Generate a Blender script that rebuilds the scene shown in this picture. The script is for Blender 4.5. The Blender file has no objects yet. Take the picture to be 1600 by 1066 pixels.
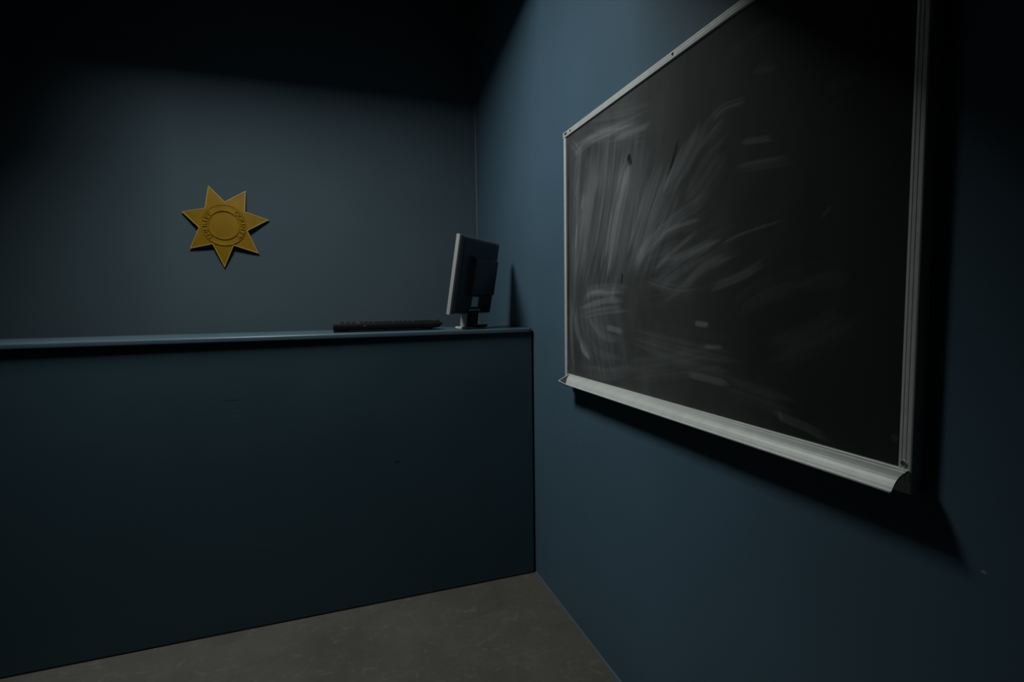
import bpy, bmesh, math, random
import numpy as np
from mathutils import Vector, Matrix

random.seed(7)
RNG = np.random.default_rng(11)
SC = bpy.context.scene
COL = SC.collection

# ------------------------------------------------------------------ colours and light
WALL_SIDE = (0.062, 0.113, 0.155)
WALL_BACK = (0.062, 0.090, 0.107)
COUNTER_COL = (0.029, 0.058, 0.076)
TOP_COL = (0.056, 0.094, 0.120)
ALU_COL = (0.60, 0.62, 0.59)
SILVER_COL = (0.42, 0.44, 0.43)
STAR_COL = (0.23, 0.125, 0.003)
STAR_RIM_LIT = (0.4, 0.27, 0.05)
FLOOR_A = (0.062, 0.060, 0.050)
FLOOR_B = (0.088, 0.085, 0.072)
FLOOR_C = (0.19, 0.185, 0.15)
BOARD_COL = (0.010, 0.0115, 0.0105)
CHALK_COL = (0.20, 0.21, 0.215)
BAFFLE_BACK, BAFFLE_BACK_Z = 2.0, 2.635
BAFFLE_X, BAFFLE_Z = -0.70, 2.44
TRAY_END = 1.722
BAFFLE_FRONT, BAFFLE_FRONT_Z = 1.36, 2.315
LAMP_LOC = (-0.46, 1.68, 2.80)
LAMP_SX, LAMP_SY = 0.44, 0.60
LAMP_W = 37.5
LAMP_COL = (0.95, 1.0, 0.98)
LAMP_ROT = (0.22, 0, 0)
LAMP_SPREAD = 180
OVER_L, OVER_R = 0.022, 0.010
MON_BOT = 0.070
MON_Y = 0.0
BASE_W = 0.062
TRAY_CUT = 0.055
TIP_Y = 1.727
CHALK_GAIN = 1.55
FILM_A, FILM_B = 0.05, 0.25
STROKES = [
    ([(1.3863,1.7798),(1.4436,1.5418),(1.5506,1.2928)],0.4,0.15,2),
    ([(1.1343,1.6099),(1.227,1.4864),(1.3135,1.3422)],0.3,0.1,2),
    ([(1.5505,1.3252),(1.5067,1.1532),(1.4437,0.9899)],0.34,0.1,2),
    ([(1.5704,1.8288),(1.405,1.7858),(1.2355,1.7483)],0.14,0.1,2),
    ([(1.2318,1.328),(1.0426,1.3636),(0.8966,1.4187)],0.22,0.06,2),
    ([(1.3153,1.688),(1.397,1.5337),(1.464,1.3417)],0.12,0.34,1),
    ([(1.5049,1.7371),(1.5953,1.5684),(1.656,1.3302)],0.1,0.3,1),
    ([(1.1617,1.6253),(1.2333,1.505),(1.3136,1.361)],0.13,0.27,1),
    ([(1.6413,1.8295),(1.6688,1.5812),(1.6929,1.262)],0.06,0.2,1),
    ([(1.107,1.531),(1.1597,1.4587),(1.2638,1.3844)],0.09,0.2,1),
    ([(1.3393,1.6578),(1.3603,1.5841),(1.397,1.522)],0.009,0.5,0),
    ([(1.6425,1.6984),(1.6785,1.6282)],0.007,0.4,0),
    ([(1.659,1.5458),(1.6754,1.4345)],0.011,0.5,0),
    ([(1.5948,1.644),(1.6447,1.4652)],0.009,0.25,0),
    ([(1.4636,1.6258),(1.5277,1.4092)],0.01,0.25,0),
    ([(1.4123,1.5559),(1.4639,1.3827)],0.01,0.25,0),
    ([(1.2653,1.582),(1.3139,1.4264)],0.009,0.2,0),
    ([(1.6043,1.6352),(1.6289,1.5743)],0.02,0.3,0),
    ([(1.0027,1.6632),(1.0826,1.5886),(1.1577,1.5284)],0.06,0.26,1),
    ([(1.0595,1.6561),(1.1208,1.5903),(1.1633,1.5295)],0.009,0.3,0),
    ([(1.6415,1.8078),(1.4839,1.7913),(1.3158,1.7751),(1.2357,1.7689)],0.045,0.25,1),
    ([(1.708,1.7821),(1.5262,1.7943),(1.3503,1.7682)],0.06,0.22,1),
    ([(1.4049,1.7572),(1.2665,1.7412),(1.1911,1.7335)],0.03,0.18,1),
    ([(1.7073,1.8384),(1.6418,1.7751),(1.6674,1.7155)],0.05,0.2,1),
    ([(0.9777,1.4894),(1.1189,1.4525),(1.2638,1.3844),(1.3308,1.3376)],0.05,0.26,1),
    ([(0.9446,1.3902),(1.0427,1.3713),(1.1445,1.353)],0.03,0.24,1),
    ([(0.9985,1.4491),(1.1057,1.4424),(1.1593,1.4335)],0.014,0.3,0),
    ([(1.0206,1.43),(1.1312,1.3802),(1.2016,1.3437)],0.03,0.22,1),
    ([(0.7638,1.4083),(0.8777,1.3955),(0.9545,1.377)],0.007,0.3,0),
    ([(0.895,1.3497),(0.9962,1.3292),(1.0655,1.2863),(1.1432,1.2553)],0.04,0.22,1),
    ([(0.8079,1.3351),(0.8755,1.307),(0.9736,1.2831)],0.025,0.2,1),
    ([(1.2316,1.3101),(1.0904,1.2791),(0.9953,1.2839)],0.03,0.2,1),
    ([(0.9546,1.3843),(1.0913,1.3359),(1.201,1.2912)],0.05,0.16,1),
    ([(1.6465,1.2614),(1.5282,1.2857),(1.3483,1.2733)],0.025,0.34,1),
    ([(1.6318,1.234),(1.4641,1.2592),(1.3304,1.2538)],0.025,0.3,1),
    ([(1.6572,1.2063),(1.485,1.2259),(1.3374,1.2346)],0.03,0.28,1),
    ([(1.6117,1.2946),(1.4436,1.3018),(1.3132,1.2857)],0.03,0.28,1),
    ([(1.6467,1.2385),(1.6128,1.1482),(1.5069,1.0889),(1.3476,1.0727)],0.03,0.25,1),
    ([(1.6772,1.2618),(1.6578,1.1461),(1.5518,1.0587)],0.04,0.24,1),
    ([(1.5741,1.2165),(1.4852,1.1543),(1.3478,1.1412)],0.05,0.2,1),
    ([(1.6378,1.1195),(1.6182,1.0842),(1.561,1.06)],0.024,0.5,0),
    ([(1.46,1.1742),(1.3964,1.1685),(1.3479,1.1607)],0.022,0.4,0),
    ([(1.698,1.2855),(1.7103,1.1436),(1.6855,0.9792)],0.03,0.18,1),
    ([(1.6488,1.019),(1.4437,1.0213),(1.2614,1.0627)],0.05,0.16,1),
    ([(1.0303,1.1993),(0.974,1.1964)],0.016,0.42,0),
    ([(0.9971,1.145),(0.9251,1.1473)],0.011,0.3,0),
    ([(1.062,1.0706),(0.9692,1.0684),(0.8978,1.0651)],0.02,0.32,0),
    ([(1.4644,0.9764),(1.3011,0.9853)],0.02,0.25,0),
    ([(1.5522,0.9788),(1.2607,0.9804),(1.0008,0.9781)],0.022,0.22,1),
    ([(1.2953,1.1632),(1.0387,1.1357),(0.8711,1.1277)],0.12,0.1,1),
    ([(1.3295,1.0453),(1.0876,1.0906),(0.9491,1.1203)],0.08,0.1,1),
    ([(0.8915,1.5894),(0.7895,1.5701)],0.016,0.2,1),
    ([(0.8994,1.5378),(0.7456,1.5179)],0.025,0.2,1),
    ([(0.6897,1.3974),(0.6705,1.4176)],0.009,0.3,0),
    ([(0.9854,1.659),(0.9408,1.6747),(0.8808,1.6692)],0.03,0.3,1),
    ([(0.9432,1.7853),(0.8698,1.7912),(0.8079,1.7882)],0.04,0.16,1),
    ([(0.8596,1.7254),(0.7948,1.7039)],0.02,0.16,0),
    ([(0.8692,1.4172),(0.7613,1.4224)],0.02,0.18,1),
    ([(0.9402,1.6496),(1.0237,1.6034),(1.0942,1.5284)],0.1,0.12,1),
    ([(0.9194,1.5881),(1.0,1.5234),(1.0685,1.4762)],0.08,0.12,1),
    ([(0.7864,1.0238),(0.7091,1.0123),(0.6564,0.9975)],0.022,0.13,1),
    ([(0.7726,1.0343),(0.7626,1.008)],0.01,0.14,0),
    ([(0.9273,1.0638),(0.7382,1.0409)],0.06,0.07,1),
    ([(0.5549,1.0368),(0.5457,1.0267)],0.012,0.15,0),
    ([(0.8023,1.1342),(0.6754,1.1925),(0.6178,1.2383)],0.08,0.07,1),
    ([(0.7457,1.2871),(0.6313,1.3033)],0.06,0.06,1),
    ([(0.8923,1.2384),(0.7904,1.2766),(0.7177,1.2858)],0.06,0.1,1),
    ([(0.6892,1.6097),(0.6204,1.614)],0.06,0.06,1),
    ([(1.3256,1.6872),(1.3117,1.647)],0.022,-0.6,0),
    ([(1.0913,1.6643),(1.1287,1.5874),(1.1579,1.5417)],0.012,-0.35,0),
    ([(1.3558,1.343),(1.363,1.3066)],0.008,-0.7,0),
    ([(1.7282,1.8675),(1.7343,0.9728)],0.016,-0.25,0),
    ([(1.5707,1.7806),(1.5848,1.738)],0.02,-0.1,0),
    ([(1.2637,1.3662),(1.1453,1.4149),(1.0203,1.4148)],0.02,-0.1,0),
    ([(1.2963,1.3132),(1.1723,1.333),(1.0419,1.3246)],0.03,-0.06,0),
]

# ------------------------------------------------------------------ layout (metres)
XR = 0.8523          # right wall face
YB = 3.057           # back wall face
XL = -3.6            # left wall face
YF = -2.2            # wall behind the camera
ZC = 3.55            # ceiling
CAM_Z = 1.25
COUNTER_FRONT = 2.139
COUNTER_BACK = 2.50
COUNTER_TOP = 1.1445
LIP = 0.020
COUNTER_LEFT = -2.7
GAP = 0.0095         # shadow gap between counter and right wall

# ------------------------------------------------------------------ materials
def new_mat(name):
    m = bpy.data.materials.new(name); m.use_nodes = True
    nt = m.node_tree
    return m, nt, nt.nodes['Principled BSDF']

def simple(name, col, rough=0.5, metal=0.0, spec=0.5, bump=0.0, bscale=60.0, vary=0.0, vscale=8.0):
    m, nt, b = new_mat(name)
    b.inputs['Base Color'].default_value = (*col, 1)
    b.inputs['Roughness'].default_value = rough
    b.inputs['Metallic'].default_value = metal
    b.inputs['Specular IOR Level'].default_value = spec
    tc = nt.nodes.new('ShaderNodeTexCoord')
    if vary > 0:
        n = nt.nodes.new('ShaderNodeTexNoise'); n.inputs['Scale'].default_value = vscale
        n.inputs['Detail'].default_value = 5
        nt.links.new(tc.outputs['Object'], n.inputs['Vector'])
        r = nt.nodes.new('ShaderNodeValToRGB')
        r.color_ramp.elements[0].position = 0.3; r.color_ramp.elements[1].position = 0.7
        r.color_ramp.elements[0].color = (*[c * (1 - vary) for c in col], 1)
        r.color_ramp.elements[1].color = (*[c * (1 + vary) for c in col], 1)
        nt.links.new(n.outputs['Fac'], r.inputs['Fac'])
        nt.links.new(r.outputs['Color'], b.inputs['Base Color'])
    if bump > 0:
        n2 = nt.nodes.new('ShaderNodeTexNoise'); n2.inputs['Scale'].default_value = bscale
        n2.inputs['Detail'].default_value = 4
        nt.links.new(tc.outputs['Object'], n2.inputs['Vector'])
        bp = nt.nodes.new('ShaderNodeBump'); bp.inputs['Strength'].default_value = bump
        bp.inputs['Distance'].default_value = 0.002
        nt.links.new(n2.outputs['Fac'], bp.inputs['Height'])
        nt.links.new(bp.outputs['Normal'], b.inputs['Normal'])
    return m

def add_marks(m, marks):
    """small chips and scratches: (centre, radii, colour) ellipsoids in object space"""
    nt = m.node_tree; b = nt.nodes['Principled BSDF']
    tc = nt.nodes.new('ShaderNodeTexCoord')
    src = b.inputs['Base Color'].links[0].from_socket if b.inputs['Base Color'].links else None
    for c, r, col in marks:
        s = nt.nodes.new('ShaderNodeVectorMath'); s.operation = 'SUBTRACT'; s.inputs[1].default_value = c
        nt.links.new(tc.outputs['Object'], s.inputs[0])
        d = nt.nodes.new('ShaderNodeVectorMath'); d.operation = 'DIVIDE'; d.inputs[1].default_value = r
        nt.links.new(s.outputs[0], d.inputs[0])
        l = nt.nodes.new('ShaderNodeVectorMath'); l.operation = 'LENGTH'
        nt.links.new(d.outputs[0], l.inputs[0])
        mr = nt.nodes.new('ShaderNodeMapRange'); mr.inputs['From Min'].default_value = 1.0
        mr.inputs['From Max'].default_value = 0.5
        nt.links.new(l.outputs['Value'], mr.inputs['Value'])
        mx = nt.nodes.new('ShaderNodeMix'); mx.data_type = 'RGBA'
        nt.links.new(mr.outputs['Result'], mx.inputs['Factor'])
        if src is None:
            mx.inputs['A'].default_value = b.inputs['Base Color'].default_value
        else:
            nt.links.new(src, mx.inputs['A'])
        mx.inputs['B'].default_value = (*col, 1)
        src = mx.outputs['Result']
    nt.links.new(src, b.inputs['Base Color'])

M = {}
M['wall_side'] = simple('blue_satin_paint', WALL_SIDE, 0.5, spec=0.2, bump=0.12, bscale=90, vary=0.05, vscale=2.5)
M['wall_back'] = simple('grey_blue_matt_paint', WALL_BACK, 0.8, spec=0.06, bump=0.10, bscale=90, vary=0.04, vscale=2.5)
M['counter'] = simple('dark_teal_paint', COUNTER_COL, 0.45, spec=0.35, bump=0.10, bscale=25, vary=0.06, vscale=3)
M['counter_top'] = simple('blue_gloss_paint', TOP_COL, 0.32, spec=0.5, bump=0.06, bscale=40, vary=0.08, vscale=9)
M['dark_gap'] = simple('dark_plinth', (0.01, 0.013, 0.016), 0.8)
M['ceiling'] = simple('charcoal_ceiling_paint', (0.02, 0.024, 0.028), 0.9)
M['seam'] = simple('caulk_bead', (0.07, 0.085, 0.095), 0.6)
M['alu'] = simple('brushed_aluminium', ALU_COL, 0.5, metal=0.3, spec=0.4, bump=0.05, bscale=200, vary=0.06, vscale=30)
M['alu_hollow_shade'] = simple('extrusion_hollow_shade', (0.03, 0.028, 0.026), 0.7)
M['screw'] = simple('zinc_screw', (0.75, 0.76, 0.76), 0.25, metal=1.0)
M['hole'] = simple('drilled_hole', (0.006, 0.006, 0.006), 0.9)
M['black_plastic'] = simple('black_plastic', (0.018, 0.022, 0.030), 0.45, spec=0.4, bump=0.05, bscale=400)
M['black_matt'] = simple('black_matt_plastic', (0.006, 0.007, 0.008), 0.6, spec=0.3)
M['key'] = simple('black_key_plastic', (0.004, 0.004, 0.0045), 0.6, spec=0.15)
M['keyboard_black'] = simple('keyboard_black_plastic', (0.005, 0.005, 0.0055), 0.5, spec=0.25)
M['silver'] = simple('silver_plastic', SILVER_COL, 0.38, metal=0.35, spec=0.5)
M['label'] = simple('grey_label', (0.55, 0.62, 0.60), 0.6, vary=0.25, vscale=90)
M['screen'] = simple('dark_screen', (0.006, 0.006, 0.007), 0.2)
M['star'] = simple('ochre_paint', STAR_COL, 0.6, spec=0.15, bump=0.12, bscale=120, vary=0.12, vscale=14)
M['star_edge_lit'] = simple('ochre_rim_lit', STAR_RIM_LIT, 0.5, spec=0.4)
M['led'] = simple('clear_indicator', (0.25, 0.25, 0.25), 0.2)

def floor_material():
    m, nt, b = new_mat('trowelled_concrete')
    tc = nt.nodes.new('ShaderNodeTexCoord')
    def noise(scale, detail, rough, dist=0.0, vec=None):
        n = nt.nodes.new('ShaderNodeTexNoise')
        n.inputs['Scale'].default_value = scale; n.inputs['Detail'].default_value = detail
        n.inputs['Roughness'].default_value = rough; n.inputs['Distortion'].default_value = dist
        nt.links.new(vec or tc.outputs['Object'], n.inputs['Vector']); return n
    def ramp(src, p0, p1, c0, c1):
        r = nt.nodes.new('ShaderNodeValToRGB')
        r.color_ramp.elements[0].position = p0; r.color_ramp.elements[1].position = p1
        r.color_ramp.elements[0].color = (*c0, 1); r.color_ramp.elements[1].color = (*c1, 1)
        nt.links.new(src, r.inputs['Fac']); return r
    a = ramp(noise(3.0, 8, 0.62, 0.6).outputs['Fac'], 0.34, 0.66, FLOOR_A, FLOOR_B)
    # pale scuffs and specks
    s1 = ramp(noise(16, 10, 0.75, 1.5).outputs['Fac'], 0.56, 0.74, (0, 0, 0), (0.6, 0.55, 0.55))
    mx = nt.nodes.new('ShaderNodeMix'); mx.data_type = 'RGBA'
    nt.links.new(s1.outputs['Color'], mx.inputs['Factor'])
    nt.links.new(a.outputs['Color'], mx.inputs['A']); mx.inputs['B'].default_value = (*FLOOR_C, 1)
    mp = nt.nodes.new('ShaderNodeMapping'); mp.inputs['Rotation'].default_value = (0, 0, 0.5)
    mp.inputs['Scale'].default_value = (3, 14, 1)
    nt.links.new(tc.outputs['Object'], mp.inputs['Vector'])
    s2 = ramp(noise(1.6, 9, 0.7, 2.2, mp.outputs['Vector']).outputs['Fac'], 0.57, 0.76, (0, 0, 0), (0.5, 0.45, 0.45))
    mx2 = nt.nodes.new('ShaderNodeMix'); mx2.data_type = 'RGBA'
    nt.links.new(s2.outputs['Color'], mx2.inputs['Factor'])
    nt.links.new(mx.outputs['Result'], mx2.inputs['A']); mx2.inputs['B'].default_value = (*FLOOR_C, 1)
    nt.links.new(mx2.outputs['Result'], b.inputs['Base Color'])
    b.inputs['Roughness'].default_value = 0.7
    b.inputs['Specular IOR Level'].default_value = 0.3
    bp = nt.nodes.new('ShaderNodeBump'); bp.inputs['Strength'].default_value = 0.15
    bp.inputs['Distance'].default_value = 0.003
    nt.links.new(noise(40, 6, 0.6).outputs['Fac'], bp.inputs['Height'])
    nt.links.new(bp.outputs['Normal'], b.inputs['Normal'])
    return m
M['floor'] = floor_material()

def board_material():
    m, nt, b = new_mat('chalked_blackboard')
    at = nt.nodes.new('ShaderNodeAttribute'); at.attribute_name = 'chalk'
    tc = nt.nodes.new('ShaderNodeTexCoord')
    n = nt.nodes.new('ShaderNodeTexNoise'); n.inputs['Scale'].default_value = 220
    n.inputs['Detail'].default_value = 3
    nt.links.new(tc.outputs['Object'], n.inputs['Vector'])
    mr = nt.nodes.new('ShaderNodeMapRange'); mr.inputs['To Min'].default_value = 0.72
    mr.inputs['To Max'].default_value = 1.25
    nt.links.new(n.outputs['Fac'], mr.inputs['Value'])
    mu = nt.nodes.new('ShaderNodeMath'); mu.operation = 'MULTIPLY'; mu.use_clamp = True
    nt.links.new(at.outputs['Fac'], mu.inputs[0]); nt.links.new(mr.outputs['Result'], mu.inputs[1])
    mx = nt.nodes.new('ShaderNodeMix'); mx.data_type = 'RGBA'
    nt.links.new(mu.outputs[0], mx.inputs['Factor'])
    mx.inputs['A'].default_value = (*BOARD_COL, 1); mx.inputs['B'].default_value = (*CHALK_COL, 1)
    nt.links.new(mx.outputs['Result'], b.inputs['Base Color'])
    b.inputs['Roughness'].default_value = 0.62
    b.inputs['Specular IOR Level'].default_value = 0.15
    return m
M['board'] = board_material()

# ------------------------------------------------------------------ object helpers
def link(name, bm, mat, parent=None, smooth=False, local=False):
    """bm holds world coordinates; origin moved to the parent (or kept at 0)"""
    me = bpy.data.meshes.new(name)
    bmesh.ops.recalc_face_normals(bm, faces=bm.faces)
    bm.to_mesh(me); bm.free()
    me.materials.append(mat)
    o = bpy.data.objects.new(name, me); COL.objects.link(o)
    if parent is not None:
        o.parent = parent
        if not local:
            o.matrix_parent_inverse = root_matrix(parent).inverted()
    if smooth:
        for p in me.polygons: p.use_smooth = True
    return o

def root_matrix(o):
    m = Matrix.LocRotScale(o.location, o.rotation_euler, o.scale)
    if o.parent is not None:
        m = root_matrix(o.parent) @ o.matrix_parent_inverse @ m
    return m

def thing(name, label, cat, loc=(0, 0, 0), rot=(0, 0, 0)):
    o = bpy.data.objects.new(name, None); COL.objects.link(o)
    o.location = loc; o.rotation_euler = rot; o.empty_display_size = 0.05
    o['label'] = label; o['category'] = cat
    return o

def box(bm, x0, x1, y0, y1, z0, z1, bev=0.0, seg=2):
    vs = [bm.verts.new(v) for v in ((x0, y0, z0), (x1, y0, z0), (x1, y1, z0), (x0, y1, z0),
                                    (x0, y0, z1), (x1, y0, z1), (x1, y1, z1), (x0, y1, z1))]
    fs = [bm.faces.new([vs[i] for i in f]) for f in
          ((3, 2, 1, 0), (4, 5, 6, 7), (0, 1, 5, 4), (1, 2, 6, 5), (2, 3, 7, 6), (3, 0, 4, 7))]
    if bev > 0:
        es = list({e for f in fs for e in f.edges})
        bmesh.ops.bevel(bm, geom=es, offset=bev, segments=seg, affect='EDGES', profile=0.5)
    return vs

def prism(bm, poly, axis, a, b):
    """extrude a 2-D polygon along an axis ('x','y','z') from a to b"""
    def P(u, v, t):
        return {'x': (t, u, v), 'y': (u, t, v), 'z': (u, v, t)}[axis]
    r0 = [bm.verts.new(P(u, v, a)) for u, v in poly]
    r1 = [bm.verts.new(P(u, v, b)) for u, v in poly]
    n = len(poly)
    bm.faces.new(r0); bm.faces.new(list(reversed(r1)))
    for i in range(n):
        bm.faces.new((r0[i], r1[i], r1[(i + 1) % n], r0[(i + 1) % n]))

def cyl(bm, c, axis, r, h, n=20, r2=None):
    """cylinder centred at c; axis is a unit Vector"""
    q = Vector((0, 0, 1)).rotation_difference(Vector(axis)).to_matrix().to_4x4()
    bmesh.ops.create_cone(bm, cap_ends=True, segments=n, radius1=r, radius2=r if r2 is None else r2, depth=h,
                          matrix=Matrix.Translation(c) @ q)

def struct(name, bm, mat):
    o = link(name, bm, mat); o['kind'] = 'structure'; return o

def bm_box(*a, **k):
    bm = bmesh.new(); box(bm, *a, **k); return bm
# ------------------------------------------------------------------ the room
struct('floor', bm_box(XL - .2, XR + .2, YF - .2, YB + .2, -0.12, 0.0), M['floor'])
struct('ceiling', bm_box(XL - .2, XR + .2, YF - .2, YB + .2, ZC, ZC + .12), M['ceiling'])
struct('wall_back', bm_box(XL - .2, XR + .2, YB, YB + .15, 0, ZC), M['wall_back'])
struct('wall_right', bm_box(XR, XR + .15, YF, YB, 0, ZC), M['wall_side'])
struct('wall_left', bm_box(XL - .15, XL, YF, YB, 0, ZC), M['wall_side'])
struct('wall_front', bm_box(XL - .2, XR + .2, YF - .15, YF, 0, ZC), M['wall_side'])
add_marks(M['wall_side'], [
    ((XR, 1.677, 0.735), (.02, .006, .004), (0.16, 0.19, 0.21)),
    ((XR, 0.436, 0.865), (.02, .004, .003), (0.25, 0.27, 0.28)),
])
# plastered bead that closes the room corner, and the paint bead along the floor
b = bmesh.new()
prism(b, [(XR, YB), (XR - .007, YB), (XR - .0055, YB - .004), (XR - .0025, YB - .0062), (XR, YB - .0072)], 'z', 0, ZC)
struct('trim_1', b, M['seam'])
b = bmesh.new()
prism(b, [(XR, 0), (XR - .006, 0), (XR - .004, .003), (XR, .006)], 'y', YF, COUNTER_FRONT)
struct('trim_2', b, M['seam'])
# unseen baffles added to cut off the lamplight; the lamp sits between them, above the picture
struct('light_baffle_back', bm_box(XL, XR, BAFFLE_BACK, BAFFLE_BACK + .03, BAFFLE_BACK_Z, ZC), M['ceiling'])
struct('light_baffle_left', bm_box(BAFFLE_X - .03, BAFFLE_X, BAFFLE_FRONT, BAFFLE_BACK + .16, BAFFLE_Z, ZC), M['ceiling'])
struct('light_baffle_front', bm_box(XL, XR, BAFFLE_FRONT - .03, BAFFLE_FRONT, BAFFLE_FRONT_Z, ZC), M['ceiling'])

# ------------------------------------------------------------------ counter
cr = XR - GAP
counter = thing('reception_counter', 'long blue painted counter against the right wall, keyboard and monitor on it', 'counter',
                (-0.9, COUNTER_FRONT + .18, 0))
b = bmesh.new(); box(b, COUNTER_LEFT, cr, COUNTER_FRONT, COUNTER_BACK - .02, 0.004, COUNTER_TOP - LIP, bev=0.003, seg=2)
front = link('counter_body', b, M['counter'], counter)
add_marks(M['counter'], [
    ((-0.372, COUNTER_FRONT, 0.905), (.040, .01, .0022), (0.012, 0.02, 0.026)),
    ((-0.362, COUNTER_FRONT, 0.845), (.018, .01, .002), (0.06, 0.09, 0.10)),
    ((-0.300, COUNTER_FRONT, 0.46), (.024, .01, .0022), (0.05, 0.075, 0.085)),
    ((-0.300, COUNTER_FRONT, 0.325), (.034, .01, .0024), (0.055, 0.08, 0.09)),
    ((0.23, COUNTER_FRONT, 0.60), (.012, .01, .006), (0.014, 0.022, 0.028)),
])
b = bmesh.new(); box(b, COUNTER_LEFT + .01, cr - .004, COUNTER_FRONT + .012, COUNTER_BACK - .03, 0.0, 0.02)
link('plinth', b, M['dark_gap'], counter)
# top slab with a bull nose, its overhang running out towards the wall end
b = bmesh.new()
R = 0.014; th = 2 * R
prof = []
r1, r2 = .0045, .004                                          # rounded upper and lower arris of the lip
for k in range(6):
    a = math.pi / 2 * (1 - k / 5)
    prof.append((R - r1 + r1 * math.cos(a), LIP / 2 - r1 + r1 * math.sin(a)))      # (outwards, up)
for k in range(5):
    a = -math.pi / 2 * k / 4
    prof.append((R - r2 + r2 * math.cos(a), -LIP / 2 + r2 + r2 * math.sin(a)))
rows = []
NX = 60
for i in range(NX + 1):
    t = i / NX
    x = COUNTER_LEFT + (cr - COUNTER_LEFT) * t
    over = OVER_L + (OVER_R - OVER_L) * t
    # rounded outer corner at the wall end
    rr = 0.016
    d = cr - x
    rows.append((x, over))
xs = [COUNTER_LEFT + (cr - .02 - COUNTER_LEFT) * i / 50 for i in range(51)]
for k in range(1, 9):
    xs.append(cr - .02 + .02 * math.sin(math.pi / 2 * k / 8))
rings = []
for x in xs:
    t = (x - COUNTER_LEFT) / (cr - COUNTER_LEFT)
    over = OVER_L + (OVER_R - OVER_L) * t
    e = max(0.0, x - (cr - .02))
    cut = .02 - math.sqrt(max(0, .02 ** 2 - e ** 2)) if e > 0 else 0
    y0 = COUNTER_FRONT - over + R + cut
    zc = COUNTER_TOP - LIP / 2
    ring = [b.verts.new((x, y0 - u, zc + v)) for u, v in prof]
    ring.append(b.verts.new((x, COUNTER_BACK, zc - LIP / 2)))
    ring.append(b.verts.new((x, COUNTER_BACK, zc + LIP / 2)))
    rings.append(ring)
n = len(rings[0])
for i in range(len(rings) - 1):
    for j in range(n):
        b.faces.new((rings[i][j], rings[i + 1][j], rings[i + 1][(j + 1) % n], rings[i][(j + 1) % n]))
b.faces.new(rings[0]); b.faces.new(list(reversed(rings[-1])))
ct = link('countertop', b, M['counter_top'], counter)
for p in ct.data.polygons:
    p.use_smooth = p.normal.z < 0.98 and abs(p.normal.x) < 0.9

# ------------------------------------------------------------------ chalkboard
BY0, BY1 = 0.5185, 1.7610     # near (right) and far (left) outer edges along the wall
BZ0, BZ1 = 0.968, 1.8815
XF = XR - 0.0265              # front of the frame
XS = XR - 0.0205              # writing surface
RW = 0.0215                   # rail width
board = thing('chalkboard', 'wall mounted blackboard with smeared chalk, aluminium frame and tray', 'blackboard',
              (XR, (BY0 + BY1) / 2, BZ0))
b = bmesh.new(); box(b, XS + .0005, XR - .0005, BY0 + .004, BY1 - .004, BZ0 + .004, BZ1 - .004)
link('backing_panel', b, M['black_matt'], board)

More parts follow.
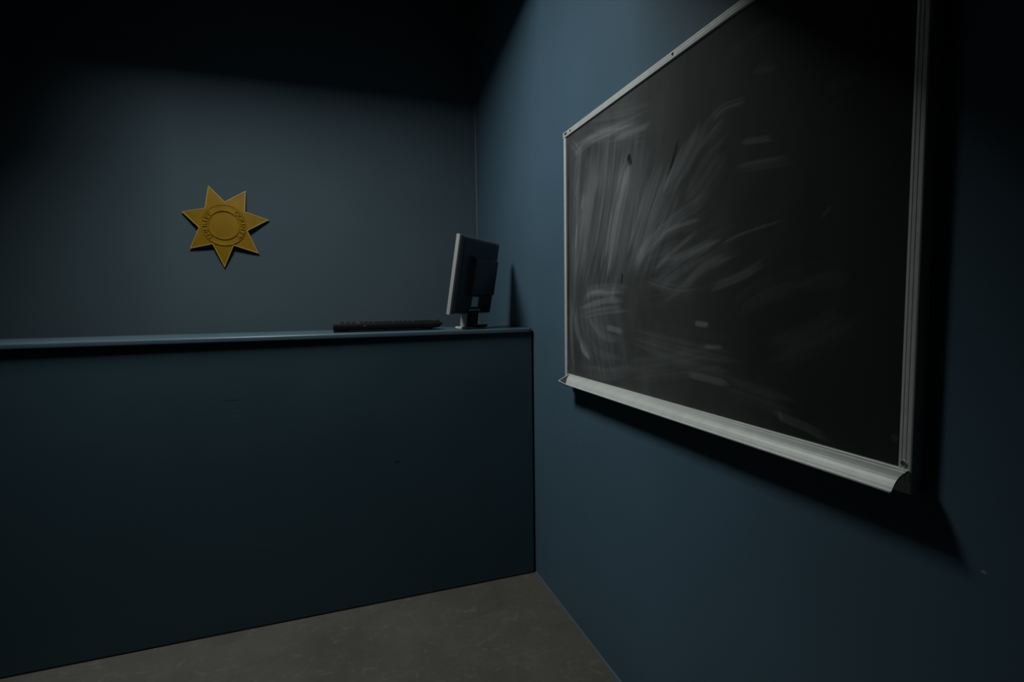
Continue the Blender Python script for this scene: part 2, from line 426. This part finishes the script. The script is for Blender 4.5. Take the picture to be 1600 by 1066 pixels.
def chalk_field(Y, Z):
    """chalk left by the duster: every stroke is a smear along a curve on the board"""
    F = np.zeros_like(Y)
    def smooth_noise(u, seed, freq):
        r = np.random.default_rng(seed); t = r.random(4096)
        x = u * freq + 1000.0
        i = np.floor(x).astype(int); f = x - i; f = f * f * (3 - 2 * f)
        return t[i % 4096] * (1 - f) + t[(i + 1) % 4096] * f
    def dense(pts):
        if len(pts) < 3:
            P = np.array(pts); ts = np.linspace(0, 1, 12)[:, None]
            return P[0] * (1 - ts) + P[1] * ts
        P = [np.array(q) for q in pts]
        P = [2 * P[0] - P[1]] + P + [2 * P[-1] - P[-2]]
        o = []
        for i in range(1, len(P) - 2):
            for t in np.linspace(0, 1, 9)[:-1]:
                a, b_, c, d = P[i - 1], P[i], P[i + 1], P[i + 2]
                o.append(.5 * (2 * b_ + (c - a) * t + (2 * a - 5 * b_ + 4 * c - d) * t * t + (3 * b_ - a - 3 * c + d) * t ** 3))
        o.append(P[-2]); return np.array(o)
    for si, (pts, w, inten, streak) in enumerate(STROKES):
        P = dense(pts)
        m = w * 0.9 + 0.02
        msk = (Y > P[:, 0].min() - m) & (Y < P[:, 0].max() + m) & (Z > P[:, 1].min() - m) & (Z < P[:, 1].max() + m)
        if not msk.any(): continue
        y = Y[msk]; z = Z[msk]
        best = np.full(y.shape, 9.0); sgn = np.zeros_like(y); par = np.zeros_like(y)
        seg = np.diff(P, axis=0); L = np.hypot(seg[:, 0], seg[:, 1]); cum = np.concatenate([[0], np.cumsum(L)]); tot = cum[-1]
        for k in range(len(seg)):
            if L[k] < 1e-6: continue
            dy, dz = seg[k] / L[k]
            t = (y - P[k, 0]) * dy + (z - P[k, 1]) * dz
            lo = -1.0 if k == 0 else 0.0; hi = L[k] + 1.0 if k == len(seg) - 1 else L[k]
            tc_ = np.clip(t, lo, hi)
            ex, ez = y - P[k, 0] - tc_ * dy, z - P[k, 1] - tc_ * dz
            d = np.hypot(ex, ez); s = ex * dz - ez * dy
            up = d < best
            best = np.where(up, d, best); sgn = np.where(up, s, sgn); par = np.where(up, cum[k] + tc_, par)
        hw = w / 2
        wob = 0.10 * hw * (smooth_noise(par, 77 + si, 25) - .5)
        u = (sgn + wob) / hw
        v = par / max(tot, 1e-6)
        if not streak: u = u / np.maximum(np.clip(4 * (v + .06) * (1.06 - v), 0, 1) ** 0.6, .05)
        prof = np.clip(1 - np.abs(u) ** 2.2, 0, 1) ** (0.7 if streak != 1 else 1.0)
        # ragged ends: each streak starts and stops somewhere else
        e0 = 0.22 * smooth_noise(sgn, 500 + si, 120) if streak else 0.10
        e1 = 0.22 * smooth_noise(sgn, 900 + si, 120) if streak else 0.10
        ends = np.clip((v + 0.10 - e0) / 0.22, 0, 1) * np.clip((1.10 - e1 - v) / 0.22, 0, 1)
        ends = ends * ends * (3 - 2 * ends)
        tex = 0.55 + 0.6 * smooth_noise(sgn, 15 + si, 260)
        if streak:
            a1 = smooth_noise(sgn + 0.02 * par, 11 + si, 55); a2 = smooth_noise(sgn - 0.01 * par, 31 + si, 170)
            a3 = smooth_noise(par, 61 + si, 14)
            if streak == 2: tex = np.clip(0.62 + 0.5 * (a1 - .5) + 0.8 * (a2 - .5) + 0.35 * (a3 - .5), 0, 1.3)
            else: tex = np.clip(0.15 + 0.75 * a1 + 0.75 * (a2 - .5) + 0.35 * (a3 - .5), 0, 1.4)
        F[msk] += (CHALK_GAIN if streak and inten > 0 else 1.0) * inten * prof * ends * tex
    return F

NY, NZ = 520, 380
sy0, sy1 = BY0 + RW - .004, BY1 - .008
sz0, sz1 = BZ0 + .004, BZ1 - RW + .004
yy = np.linspace(sy0, sy1, NY); zz = np.linspace(sz0, sz1, NZ)
Yg, Zg = np.meshgrid(yy, zz)
F = chalk_field(Yg, Zg)
# thin film of dust over the whole board, heavier towards the left end
def value_noise(Y, Z, fy, fz, seed):
    r = np.random.default_rng(seed); T = r.random((128, 128))
    a = Y * fy + 50; c = Z * fz + 50
    i = np.floor(a).astype(int); j = np.floor(c).astype(int)
    f = a - i; g = c - j; f = f * f * (3 - 2 * f); g = g * g * (3 - 2 * g)
    t = lambda p, q: T[p % 128, q % 128]
    return (t(i, j) * (1 - f) + t(i + 1, j) * f) * (1 - g) + (t(i, j + 1) * (1 - f) + t(i + 1, j + 1) * f) * g
film = value_noise(Yg, Zg, 6, 5, 1) * .5 + value_noise(Yg, Zg, 17, 9, 2) * .3 + value_noise(Yg, Zg, 50, 22, 3) * .2
left_weight = np.clip((Yg - 0.70) / 0.75, 0, 1)
F = F + (FILM_A + FILM_B * left_weight) * (0.35 + film)
F = np.clip(F, 0.0, 0.95)
verts = np.stack([np.full(NY * NZ, XS), Yg.ravel(), Zg.ravel()], 1)
idx = np.arange(NY * NZ).reshape(NZ, NY)
faces = np.stack([idx[:-1, :-1].ravel(), idx[1:, :-1].ravel(), idx[1:, 1:].ravel(), idx[:-1, 1:].ravel()], 1)
me = bpy.data.meshes.new('writing_surface')
me.from_pydata(verts.tolist(), [], faces.tolist())
at = me.attributes.new('chalk', 'FLOAT', 'POINT'); at.data.foreach_set('value', F.ravel().astype(np.float32))
me.materials.append(M['board'])
ws = bpy.data.objects.new('writing_surface', me); COL.objects.link(ws); ws.parent = board
ws.matrix_parent_inverse = root_matrix(board).inverted()
ws['label'] = 'black writing surface smeared with wiped chalk'

def rail_profile(w):
    """across the rail: (across, out from the wall); two shallow grooves in the face"""
    d = XR - XF
    return [(0, 0), (0, d - .0035), (.0012, d - .001), (.003, d), (w * .33, d), (w * .36, d - .0007), (w * .42, d - .0007), (w * .45, d),
            (w * .62, d), (w * .65, d - .0007), (w * .71, d - .0007), (w * .74, d), (w - .0015, d - .0005), (w, d - .003), (w, 0)]
# top rail
b = bmesh.new()
prism(b, [(XR - o, BZ1 - a) for a, o in rail_profile(RW)], 'y', BY0, BY1)
top_rail = link('frame_rail', b, M['alu'], board)
# right (near) rail and left (far) rail
b = bmesh.new(); prism(b, [(XR - o, BY0 + a) for a, o in rail_profile(RW)], 'z', BZ0, BZ1 - RW + .001)
near_rail = link('frame_rail', b, M['alu'], board)
b = bmesh.new(); prism(b, [(XR - o * .93, BY1 - a * .8) for a, o in rail_profile(RW)], 'z', BZ0, BZ1 - RW + .001)
far_rail = link('frame_rail', b, M['alu'], board)
# chalk tray: arched sheet with grooves and a beaded lip, hollow below
up = [(.0205, .0200), (.026, .0200), (.0266, .0190), (.0285, .0190), (.0291, .0194), (.035, .0180), (.0356, .0168), (.0376, .0164),
      (.0382, .0168), (.044, .0142), (.049, .0112), (.0535, .0074), (.0575, .0030), (.0610, -.0025), (.0632, -.0065)]
lip = [(.0648, -.0080), (.0662, -.0076), (.0668, -.0096), (.0650, -.0116), (.0625, -.0104)]
low = [(.0610, -.0078), (.0592, -.0034), (.056, .0010), (.052, .0052), (.0475, .0088), (.0425, .0116), (.036, .0138), (.029, .0156), (.0225, .0166), (.0205, .0166)]
tp = up + lip + low
def tray_end(o): return TRAY_END - (o - .0205) / .046 * TRAY_CUT
b = bmesh.new()
r0 = [b.verts.new((XR - o, BY0 + .004, BZ0 + z)) for o, z in tp]
r1 = [b.verts.new((XR - o, tray_end(o), BZ0 + z)) for o, z in tp]
b.faces.new(r0); b.faces.new(list(reversed(r1)))
for i in range(len(tp)):
    b.faces.new((r0[i], r1[i], r1[(i + 1) % len(tp)], r0[(i + 1) % len(tp)]))
tray = link('chalk_tray', b, M['alu'], board)
# sloping under-sheet at the wall side of the tray
b = bmesh.new(); box(b, XR - .0245, XR - .0005, BY0 + .002, BY1 - .020, BZ0 - .018, BZ0 + .0166)
link('tray_back', b, M['alu'], tray)
# left end of the tray: a mitred corner piece, a dark plate painting in its hollow's shade between two bright edges
A_ = Vector((XR - .0215, TRAY_END + .004, BZ0 + .0200)); T_ = Vector((XR - .0655, TIP_Y, BZ0 - .0045)); L_ = Vector((XR - .0645, tray_end(.066) - .020, BZ0 - .0096))
I_ = Vector((XR - .0215, tray_end(.0215) - .030, BZ0 + .0160))
dz = Vector((0, 0, -.004))
b = bmesh.new()
top_ = [b.verts.new(v + dz * .6) for v in (A_, T_, L_, I_)]; bot_ = [b.verts.new(v + dz * 1.4) for v in (A_, T_, L_, I_)]
b.faces.new(top_); b.faces.new(list(reversed(bot_)))
for i in range(4): b.faces.new((top_[i], bot_[i], bot_[(i + 1) % 4], top_[(i + 1) % 4]))
link('corner_hollow_shade', b, M['alu_hollow_shade'], tray)
def bar(name, p, q, r, parent):
    b = bmesh.new(); d = (q - p)
    m4 = Matrix.Translation((p + q) / 2) @ Vector((0, 0, 1)).rotation_difference(d.normalized()).to_matrix().to_4x4()
    bmesh.ops.create_cone(b, cap_ends=True, segments=10, radius1=r, radius2=r, depth=d.length, matrix=m4)
    return link(name, b, M['alu'], parent, smooth=False)
bar('corner_edge', A_, T_, .0017, tray)
bar('corner_edge', T_, Vector((XR - .0658, tray_end(.066), BZ0 - .0088)), .0017, tray)
# screws, holes and the corner slot
def disc(name, y, z, r, mat, parent, x=XF, h=.0012, n=16):
    b = bmesh.new(); cyl(b, (x - h / 2 + .0002, y, z), (-1, 0, 0), r, h, n, r * .82); return link(name, b, mat, parent)
disc('screw', BY0 + RW * .55, 0.9975, .0046, M['screw'], near_rail, h=.003)
disc('screw', BY0 + RW * .55, BZ1 - .05, .0046, M['screw'], near_rail, h=.003)
disc('screw_hole', 1.114, BZ1 - .0095, .0040, M['hole'], top_rail)
disc('screw_hole', 1.700, BZ1 - .0100, .0042, M['hole'], top_rail)
b = bmesh.new(); box(b, XF - .0006, XF + .001, 1.728, 1.748, BZ1 - .0125, BZ1 - .0055, bev=.0004)
link('corner_slot', b, M['hole'], top_rail)
add_marks(M['board'], [((XS, y, z), (.01, ry, rz), (.030, .018, .012)) for y, z, ry, rz in (
    (1.739, 1.300, .005, .040), (1.738, 1.225, .007, .020), (1.738, 1.175, .004, .015), (1.739, 1.010, .006, .012))])

# ------------------------------------------------------------------ wall star
star = thing('wall_star', 'ochre yellow seven pointed sheriff star hanging on the back wall', 'star', (-0.519, YB, 1.684))
pts = [(-.586, 1.887), (-.511, 1.804), (-.412, 1.870), (-.418, 1.757), (-.307, 1.721), (-.410, 1.657), (-.364, 1.540),
       (-.479, 1.578), (-.530, 1.465), (-.577, 1.583), (-.685, 1.559), (-.636, 1.667), (-.712, 1.747), (-.604, 1.767)]
SD = 0.036   # front of the star from the wall
def inset(poly, d):
    """offset a closed polygon inwards"""
    n = len(poly); o = []
    A = sum(poly[i][0] * poly[(i + 1) % n][1] - poly[(i + 1) % n][0] * poly[i][1] for i in range(n))
    sg = 1 if A > 0 else -1
    for i in range(n):
        p0 = Vector(poly[i - 1]); p1 = Vector(poly[i]); p2 = Vector(poly[(i + 1) % n])
        d1 = (p1 - p0).normalized(); d2 = (p2 - p1).normalized()
        n1 = Vector((-d1.y, d1.x)) * sg; n2 = Vector((-d2.y, d2.x)) * sg
        bis = (n1 + n2)
        k = d / max(.2, (bis.length_squared / 2))
        o.append(tuple(p1 + bis * k))
    return o
def dome(x, z):
    """the star is gently domed: its tips bend back towards the wall"""
    r = math.hypot(x + .519, z - 1.684)
    t = max(0.0, min(1.0, (r - .095) / .12))
    return SD - .022 * t ** 1.2
def star_ring(poly, off):
    """outline with extra points along every edge so that it can follow the dome"""
    o = []
    for i in range(14):
        p, q = poly[i], poly[(i + 1) % 14]
        for k in range(8):
            u = k / 8; x, z = p[0] + (q[0] - p[0]) * u, p[1] + (q[1] - p[1]) * u
            o.append((x, YB - dome(x, z) + off, z))
    return o
b = bmesh.new()
core = [(-.519 + (x + .519) * .12, 1.684 + (z - 1.684) * .12) for x, z in pts]
rim3 = inset(pts, .0085)
mids = [[(c[0] + (r_[0] - c[0]) * t, c[1] + (r_[1] - c[1]) * t) for c, r_ in zip(core, rim3)] for t in (.8, .6, .4, .2)]
lev = [star_ring(inset(pts, .003), .0085), star_ring(pts, .0065), star_ring(inset(pts, .0015), .0025), star_ring(inset(pts, .006), .0022), star_ring(rim3, .0022)] + [star_ring(m_, .0022) for m_ in mids] + [star_ring(core, .0022)]
loops = [[b.verts.new(v) for v in L] for L in lev]
NS = 14 * 8
for i in range(len(loops) - 1):
    for j in range(NS):
        b.faces.new((loops[i][j], loops[i][(j + 1) % NS], loops[i + 1][(j + 1) % NS], loops[i + 1][j]))
cv = b.verts.new((-.519, YB - SD + .0022, 1.684))
for j in range(NS): b.faces.new((loops[-1][j], loops[-1][(j + 1) % NS], cv))
cb = b.verts.new((-.519, YB - SD + .0088, 1.684))
for j in range(NS): b.faces.new((loops[0][(j + 1) % NS], loops[0][j], cb))
link('star_plate', b, M['star'], star)
b = bmesh.new()                                    # raised rim along the outline; its paler colour paints in edge light
lev = [star_ring(pts, .0060), star_ring(pts, .0012), star_ring(inset(pts, .0012), 0), star_ring(inset(pts, .0034), 0), star_ring(inset(pts, .0050), .0024), star_ring(inset(pts, .0020), .0060)]
loops = [[b.verts.new(v) for v in L] for L in lev]
for i in range(len(loops)):
    for j in range(NS):
        k = (i + 1) % len(loops)
        b.faces.new((loops[i][j], loops[i][(j + 1) % NS], loops[k][(j + 1) % NS], loops[k][j]))
rm = link('star_rim', b, M['star_edge_lit'], star); rm['label'] = 'raised rim, lit edge painted paler'
b = bmesh.new(); cyl(b, (-.519, YB - .0135, 1.684), (0, -1, 0), .04, .027, 24)
link('wall_bracket', b, M['black_matt'], star)
# raised round medallion: outer bead, letter band, inner bead and dished centre
def lathe_y(prof, cx, cz, y0, n=72):
    bm = bmesh.new(); rs = []
    for r, o in prof:
        rs.append([bm.verts.new((cx + r * math.cos(2 * math.pi * k / n), y0 - o, cz + r * math.sin(2 * math.pi * k / n))) for k in range(n)])
    for i in range(len(rs) - 1):
        for k in range(n):
            bm.faces.new((rs[i][k], rs[i][(k + 1) % n], rs[i + 1][(k + 1) % n], rs[i + 1][k]))
    bm.faces.new(rs[-1]); return bm
fy = YB - SD + .0022
CX, CZ = -.5185, 1.683
link('medallion_rim', lathe_y([(.1065, -.001), (.1058, .0028), (.1040, .0036), (.1022, .0026), (.1010, .0006), (.1000, .0004), (.090, .0008), (.078, .0010), (.0765, .0012),
                         (.0752, .0058), (.0732, .0075), (.0710, .0064), (.069, .001), (.066, -.0015)], CX, CZ, fy), M['star'], star, smooth=True)
link('medallion_centre', lathe_y([(.0695, .0002), (.067, .0000), (.060, .0006), (.045, .0014), (.02, .0018), (.004, .0019)], CX, CZ, fy), M['star'], star, smooth=True)
def arc_text(word, a0, a1, r, size):
    for i, ch in enumerate(word):
        cu = bpy.data.curves.new('letter', 'FONT'); cu.body = ch; cu.size = size; cu.align_x = 'CENTER'
        cu.extrude = .0034; cu.bevel_depth = .0006; cu.bevel_resolution = 1
        to = bpy.data.objects.new('letter', cu); COL.objects.link(to)
        bpy.context.view_layer.update()
        me = bpy.data.meshes.new_from_object(to.evaluated_get(bpy.context.evaluated_depsgraph_get()))
        bpy.data.objects.remove(to); bpy.data.curves.remove(cu)
        a = a0 + (a1 - a0) * (i + .5) / len(word)
        rad = Vector((math.cos(a), math.sin(a))); tan = Vector((math.sin(a), -math.cos(a)))
        for v in me.vertices:
            x, y, z = v.co
            p = rad * (r + y) + tan * x * 1.2
            v.co = (CX + p.x, fy - .0022 - z, CZ + p.y)
        bm = bmesh.new(); bm.from_mesh(me); bpy.data.meshes.remove(me)
        link('letter', bm, M['star'], star)
R_ = math.radians
arc_text('SHERIFF', R_(230), R_(132), .0785, .0285)
arc_text('COUNTY', R_(54), R_(-50), .0785, .0285)

# ------------------------------------------------------------------ keyboard
KX0, KX1 = -.003, .456
KY0, KY1 = 2.228, 2.388        # rear edge (towards the camera) and front edge
kz = COUNTER_TOP
kb = thing('computer_keyboard', 'black computer keyboard with its back edge propped up on the counter left of the monitor', 'keyboard',
           ((KX0 + KX1) / 2, (KY0 + KY1) / 2, kz))
def kz_top(y): return kz + .0355 - (y - KY0) / (KY1 - KY0) * .020
def kz_bot(y): return kz + .0115 - (y - KY0) / (KY1 - KY0) * .0113
b = bmesh.new()
prof = [(KY0 + .010, kz_bot(KY0 + .01)), (KY0 + .003, kz + .014), (KY0, kz + .024), (KY0 + .001, kz + .032), (KY0 + .006, kz_top(KY0 + .006)),
        (KY1 - .006, kz_top(KY1 - .006)), (KY1, kz + .011), (KY1 - .002, kz + .004), (KY1 - .010, kz_bot(KY1 - .01))]
secs = [(KX0 + .004, .55), (KX0, .9), (KX0 + .002, 1), (KX1 - .016, 1), (KX1 - .007, .86), (KX1 - .001, .55), (KX1, .40)]
secs = [(KX0, 1.0), (KX1 - .022, 1.0), (KX1 - .012, .84), (KX1 - .004, .55), (KX1, .28)]
rings = []
for x, s in secs:
    ring = []
    for y, z in prof:
        zt = kz_top(y)
        ring.append(b.verts.new((x, y, zt - (zt - z) * s if z < zt else z)))
    rings.append(ring)
n = len(prof)
for i in range(len(rings) - 1):
    for j in range(n):
        b.faces.new((rings[i][j], rings[i + 1][j], rings[i + 1][(j + 1) % n], rings[i][(j + 1) % n]))
b.faces.new(rings[0]); b.faces.new(list(reversed(rings[-1])))
link('keyboard_case', b, M['keyboard_black'], kb)
for x0, x1 in ((KX0 + .016, KX0 + .060), (KX1 - .088, KX1 - .062), (.204, .216)):
    b = bmesh.new(); box(b, x0, x1, KY0 + .010, KY0 + .020, kz, kz + .016, bev=.001)
    link('foot', b, M['black_matt'], kb)
for x0, x1 in ((KX0 + .02, KX0 + .035), (KX1 - .045, KX1 - .030)):
    b = bmesh.new(); box(b, x0, x1, KY1 - .022, KY1 - .012, kz, kz + .003)
    link('foot', b, M['black_matt'], kb)
b = bmesh.new(); box(b, .121, .126, KY0 - .0012, KY0 + .004, kz + .0235, kz + .0265, bev=.0006)
link('indicator', b, M['led'], kb)
P_ = .0190                                          # key pitch; the typist sits beyond, so the layout runs from +x to -x
key_meshes = {}
def key(cx, cy, w, h=.0100):
    k = round(w, 4)
    if k not in key_meshes:
        bm = bmesh.new(); t = .0024
        lo = [(-w / 2, -.0082), (w / 2, -.0082), (w / 2, .0082), (-w / 2, .0082)]
        hi = [(-w / 2 + t, -.0058), (w / 2 - t, -.0058), (w / 2 - t, .0066), (-w / 2 + t, .0066)]
        a = [bm.verts.new((x, y, 0)) for x, y in lo]; c = [bm.verts.new((x, y, h)) for x, y in hi]
        for i in range(4): bm.faces.new((a[i], a[(i + 1) % 4], c[(i + 1) % 4], c[i]))
        bm.faces.new(c); bm.faces.new(list(reversed(a)))
        me_ = bpy.data.meshes.new('key'); bmesh.ops.recalc_face_normals(bm, faces=bm.faces); bm.to_mesh(me_); bm.free()
        me_.materials.append(M['key']); key_meshes[k] = me_
    o = bpy.data.objects.new('key', key_meshes[k]); COL.objects.link(o); o.parent = kb
    o.matrix_parent_inverse = root_matrix(kb).inverted()
    o.location = (cx, cy, kz_top(cy) - .0005); o.rotation_euler = (-math.atan(.020 / (KY1 - KY0)), 0, 0)
nk = 0
row_y = [KY0 + .0165 + .0195 * r + (.006 if r > 0 else 0) for r in range(6)]
X0 = KX1 - .015
kw = .0168
top_x = [0] + [2 + i + .0 for i in range(4)] + [6.5 + i for i in range(4)] + [11 + i for i in range(4)]
for c in top_x: key(X0 - .004 - c * P_, row_y[0], kw); nk += 1
for c in (15.3, 16.3, 17.3): key(X0 - c * P_, row_y[0], kw); nk += 1
rows_k = [14, 14, 13, 11, 7]
for r, m in enumerate(rows_k, start=1):
    span = 14.6 * P_; w = span / m
    for i in range(m):
        key(X0 - .004 + P_ / 2 - w * (i + .5), row_y[r], w - .0022); nk += 1
for r, cs in ((1, (15.3, 16.3, 17.3)), (2, (15.3, 16.3, 17.3)), (4, (16.3,)), (5, (15.3, 16.3, 17.3))):
    for c in cs: key(X0 - c * P_, row_y[r], kw); nk += 1
for r in (0, 2, 3, 4, 5):
    for c in (18.8, 20.0, 21.2):
        key(X0 - c * P_ - .004, row_y[r], kw); nk += 1

# ------------------------------------------------------------------ monitor
MC = Vector((.577, 2.277, COUNTER_TOP))
wv = Vector((.665, .747, 0)).normalized()          # along the panel, towards the right wall
nv = Vector((wv.y, -wv.x, 0))                      # out of its back, towards the camera
mon = thing('computer_monitor', 'flat monitor, black back and silver edge, turned away at right end of the counter', 'monitor',
            tuple(MC), (0, 0, math.atan2(wv.y, wv.x)))
# local frame: x along the panel (to the wall), -y out of the back, z up
TILT = math.radians(10)
W2, PH = .190, .340
PB = MON_BOT                                       # panel bottom above the counter
def pl(x, d, h):
    """panel coordinates: x along, d depth out of the back (0 = glass), h up the panel -> local"""
    y0, z0 = MON_Y, PB
    return (x, y0 - d * math.cos(TILT) - h * math.sin(TILT), z0 + h * math.cos(TILT) - d * math.sin(TILT))
def loft(name, levels, mat, parent, cap0=True, cap1=True, smooth=False):
    """levels: list of (x0,x1,h0,h1,d) rectangles stacked along the depth"""
    b = bmesh.new(); rs = []
    for x0, x1, h0, h1, d in levels:
        rs.append([b.verts.new(pl(*q)) for q in ((x0, d, h0), (x1, d, h0), (x1, d, h1), (x0, d, h1))])
    for i in range(len(rs) - 1):
        for k in range(4): b.faces.new((rs[i][k], rs[i][(k + 1) % 4], rs[i + 1][(k + 1) % 4], rs[i + 1][k]))
    if cap0: b.faces.new(rs[0])
    if cap1: b.faces.new(list(reversed(rs[-1])))
    return link(name, b, mat, parent, local=True)
loft('front_bezel', [(-W2 + .002, W2 - .002, .002, PH - .002, 0), (-W2, W2, 0, PH, .002), (-W2, W2, 0, PH, .0165), (-W2 + .002, W2 - .002, .002, PH - .002, .018)], M['silver'], mon)
loft('screen', [(-W2 + .014, W2 - .014, .022, PH - .014, -.0006), (-W2 + .014, W2 - .014, .022, PH - .014, .001)], M['screen'], mon)
shell = loft('back_shell', [(-W2 + .0015, W2 - .0015, .0015, PH - .0015, .018), (-W2 + .003, W2 - .003, .003, PH - .003, .024), (-W2 + .012, W2 - .012, .008, PH - .010, .034), (-W2 + .020, W2 - .020, .012, PH - .020, .037)], M['black_plastic'], mon)
loft('rear_housing', [(-.105, .150, .088, .262, .036), (-.088, .140, .094, .250, .058), (-.085, .137, .097, .247, .060)], M['black_plastic'], mon)
lb = loft('rating_label', [(-.040, .025, .036, .082, .0372), (-.040, .025, .036, .082, .0382)], M['label'], shell)
lb.parent = mon; lb['label'] = 'grey label on the monitor back'
loft('vent_strip', [(-.050, .050, .016, .024, .0365), (-.050, .050, .016, .024, .0385)], M['label'], mon)
loft('connector_plate', [(.085, .145, .012, .050, .0365), (.087, .143, .014, .048, .040)], M['black_matt'], mon)
# stand: black neck, silver sleeve and a flared silver base
def lbox(name, x0, x1, y0, y1, z0, z1, mat, bev=.002):
    b = bmesh.new(); box(b, x0, x1, y0, y1, z0, z1, bev=bev); return link(name, b, mat, mon, local=True)
b = bmesh.new()
prism(b, [(-.012 + MON_Y, .014), (-.040 + MON_Y, .014), (-.048 + MON_Y, .082), (-.026 + MON_Y, .082)], 'x', -.046, .030)
link('neck', b, M['black_matt'], mon, local=True)
b = bmesh.new()
prism(b, [(.002 + MON_Y, .010), (-.024 + MON_Y, .010), (-.032 + MON_Y, .085), (-.006 + MON_Y, .085)], 'x', -.062, .044)
link('neck_sleeve', b, M['silver'], mon, local=True)
b = bmesh.new(); rs = []; N = 48
for r, z in ((1.0, 0), (1.0, .003), (.97, .006), (.85, .009), (.62, .012), (.46, .017), (.36, .026), (.31, .040)):
    ring = []
    for k in range(N):
        a = 2 * math.pi * k / N
        sx = abs(math.cos(a)) ** .8 * (1 if math.cos(a) >= 0 else -1); sy = abs(math.sin(a)) ** .8 * (1 if math.sin(a) >= 0 else -1)
        ring.append(b.verts.new((.008 + BASE_W * r * sx, MON_Y - .014 + BASE_W * r * sy, z)))
    rs.append(ring)
for i in range(len(rs) - 1):
    for k in range(N): b.faces.new((rs[i][k], rs[i][(k + 1) % N], rs[i + 1][(k + 1) % N], rs[i + 1][k]))
b.faces.new(rs[0]); b.faces.new(list(reversed(rs[-1])))
link('base', b, M['silver'], mon, smooth=True, local=True)
# black insert lying over the rear of the base
b = bmesh.new()
prism(b, [(-.030, -.020), (.030, -.020), (.062, -.052), (.060, -.072), (.010, -.084), (-.034, -.074), (-.040, -.052)], 'z', .0075, .017)
for v in b.verts: v.co.y += MON_Y - .004
link('cable_cover', b, M['black_matt'], mon, local=True)
for fx, fy_ in ((-.014, .044), (.032, -.066)):  # silver knobs added at the base ends to give its bright highlights
    b = bmesh.new(); bmesh.ops.create_uvsphere(b, u_segments=20, v_segments=12, radius=1.0)
    for v in b.verts: v.co = (fx + v.co.x * .016, MON_Y - .004 + fy_ + v.co.y * .012, max(0.0, .0045 + v.co.z * .0065))
    link('foot', b, M['silver'], mon, smooth=True, local=True)

# ------------------------------------------------------------------ light
def area(name, loc, sx, sy, power, col, rot=(0, 0, 0), spread=180):
    l = bpy.data.lights.new(name, 'AREA'); l.shape = 'RECTANGLE'; l.size = sx; l.size_y = sy
    l.energy = power; l.color = col; l.spread = math.radians(spread)
    o = bpy.data.objects.new(name, l); COL.objects.link(o); o.location = loc; o.rotation_euler = rot
    return o
area('ceiling_lamp', LAMP_LOC, LAMP_SX, LAMP_SY, LAMP_W, LAMP_COL, rot=LAMP_ROT, spread=LAMP_SPREAD)

w = bpy.data.worlds.new('World'); SC.world = w; w.use_nodes = True
w.node_tree.nodes['Background'].inputs['Color'].default_value = (0.5, 0.6, 0.7, 1)
w.node_tree.nodes['Background'].inputs['Strength'].default_value = 0.0

# ------------------------------------------------------------------ camera
cd = bpy.data.cameras.new('camera'); cam = bpy.data.objects.new('camera', cd); COL.objects.link(cam)
cd.sensor_fit = 'HORIZONTAL'; cd.sensor_width = 36; cd.lens = 795.73 / 1600 * 36; cd.clip_start = .02
r = Vector((0.94361407, -0.33077132, -0.01352099)); u = Vector((0.03619322, 0.06248045, 0.99738972)); f = Vector((0.32906312, 0.94164034, -0.07092911))
mw = Matrix(((r.x, u.x, -f.x, 0), (r.y, u.y, -f.y, 0), (r.z, u.z, -f.z, CAM_Z), (0, 0, 0, 1)))
cam.matrix_world = mw
SC.camera = cam
vs = SC.view_settings
vs.view_transform = 'Standard'; vs.look = 'None'; vs.gamma = 1; vs.use_curve_mapping = False; vs.exposure = 0.0
SC.cycles.max_bounces = 6
SC.cycles.diffuse_bounces = 4
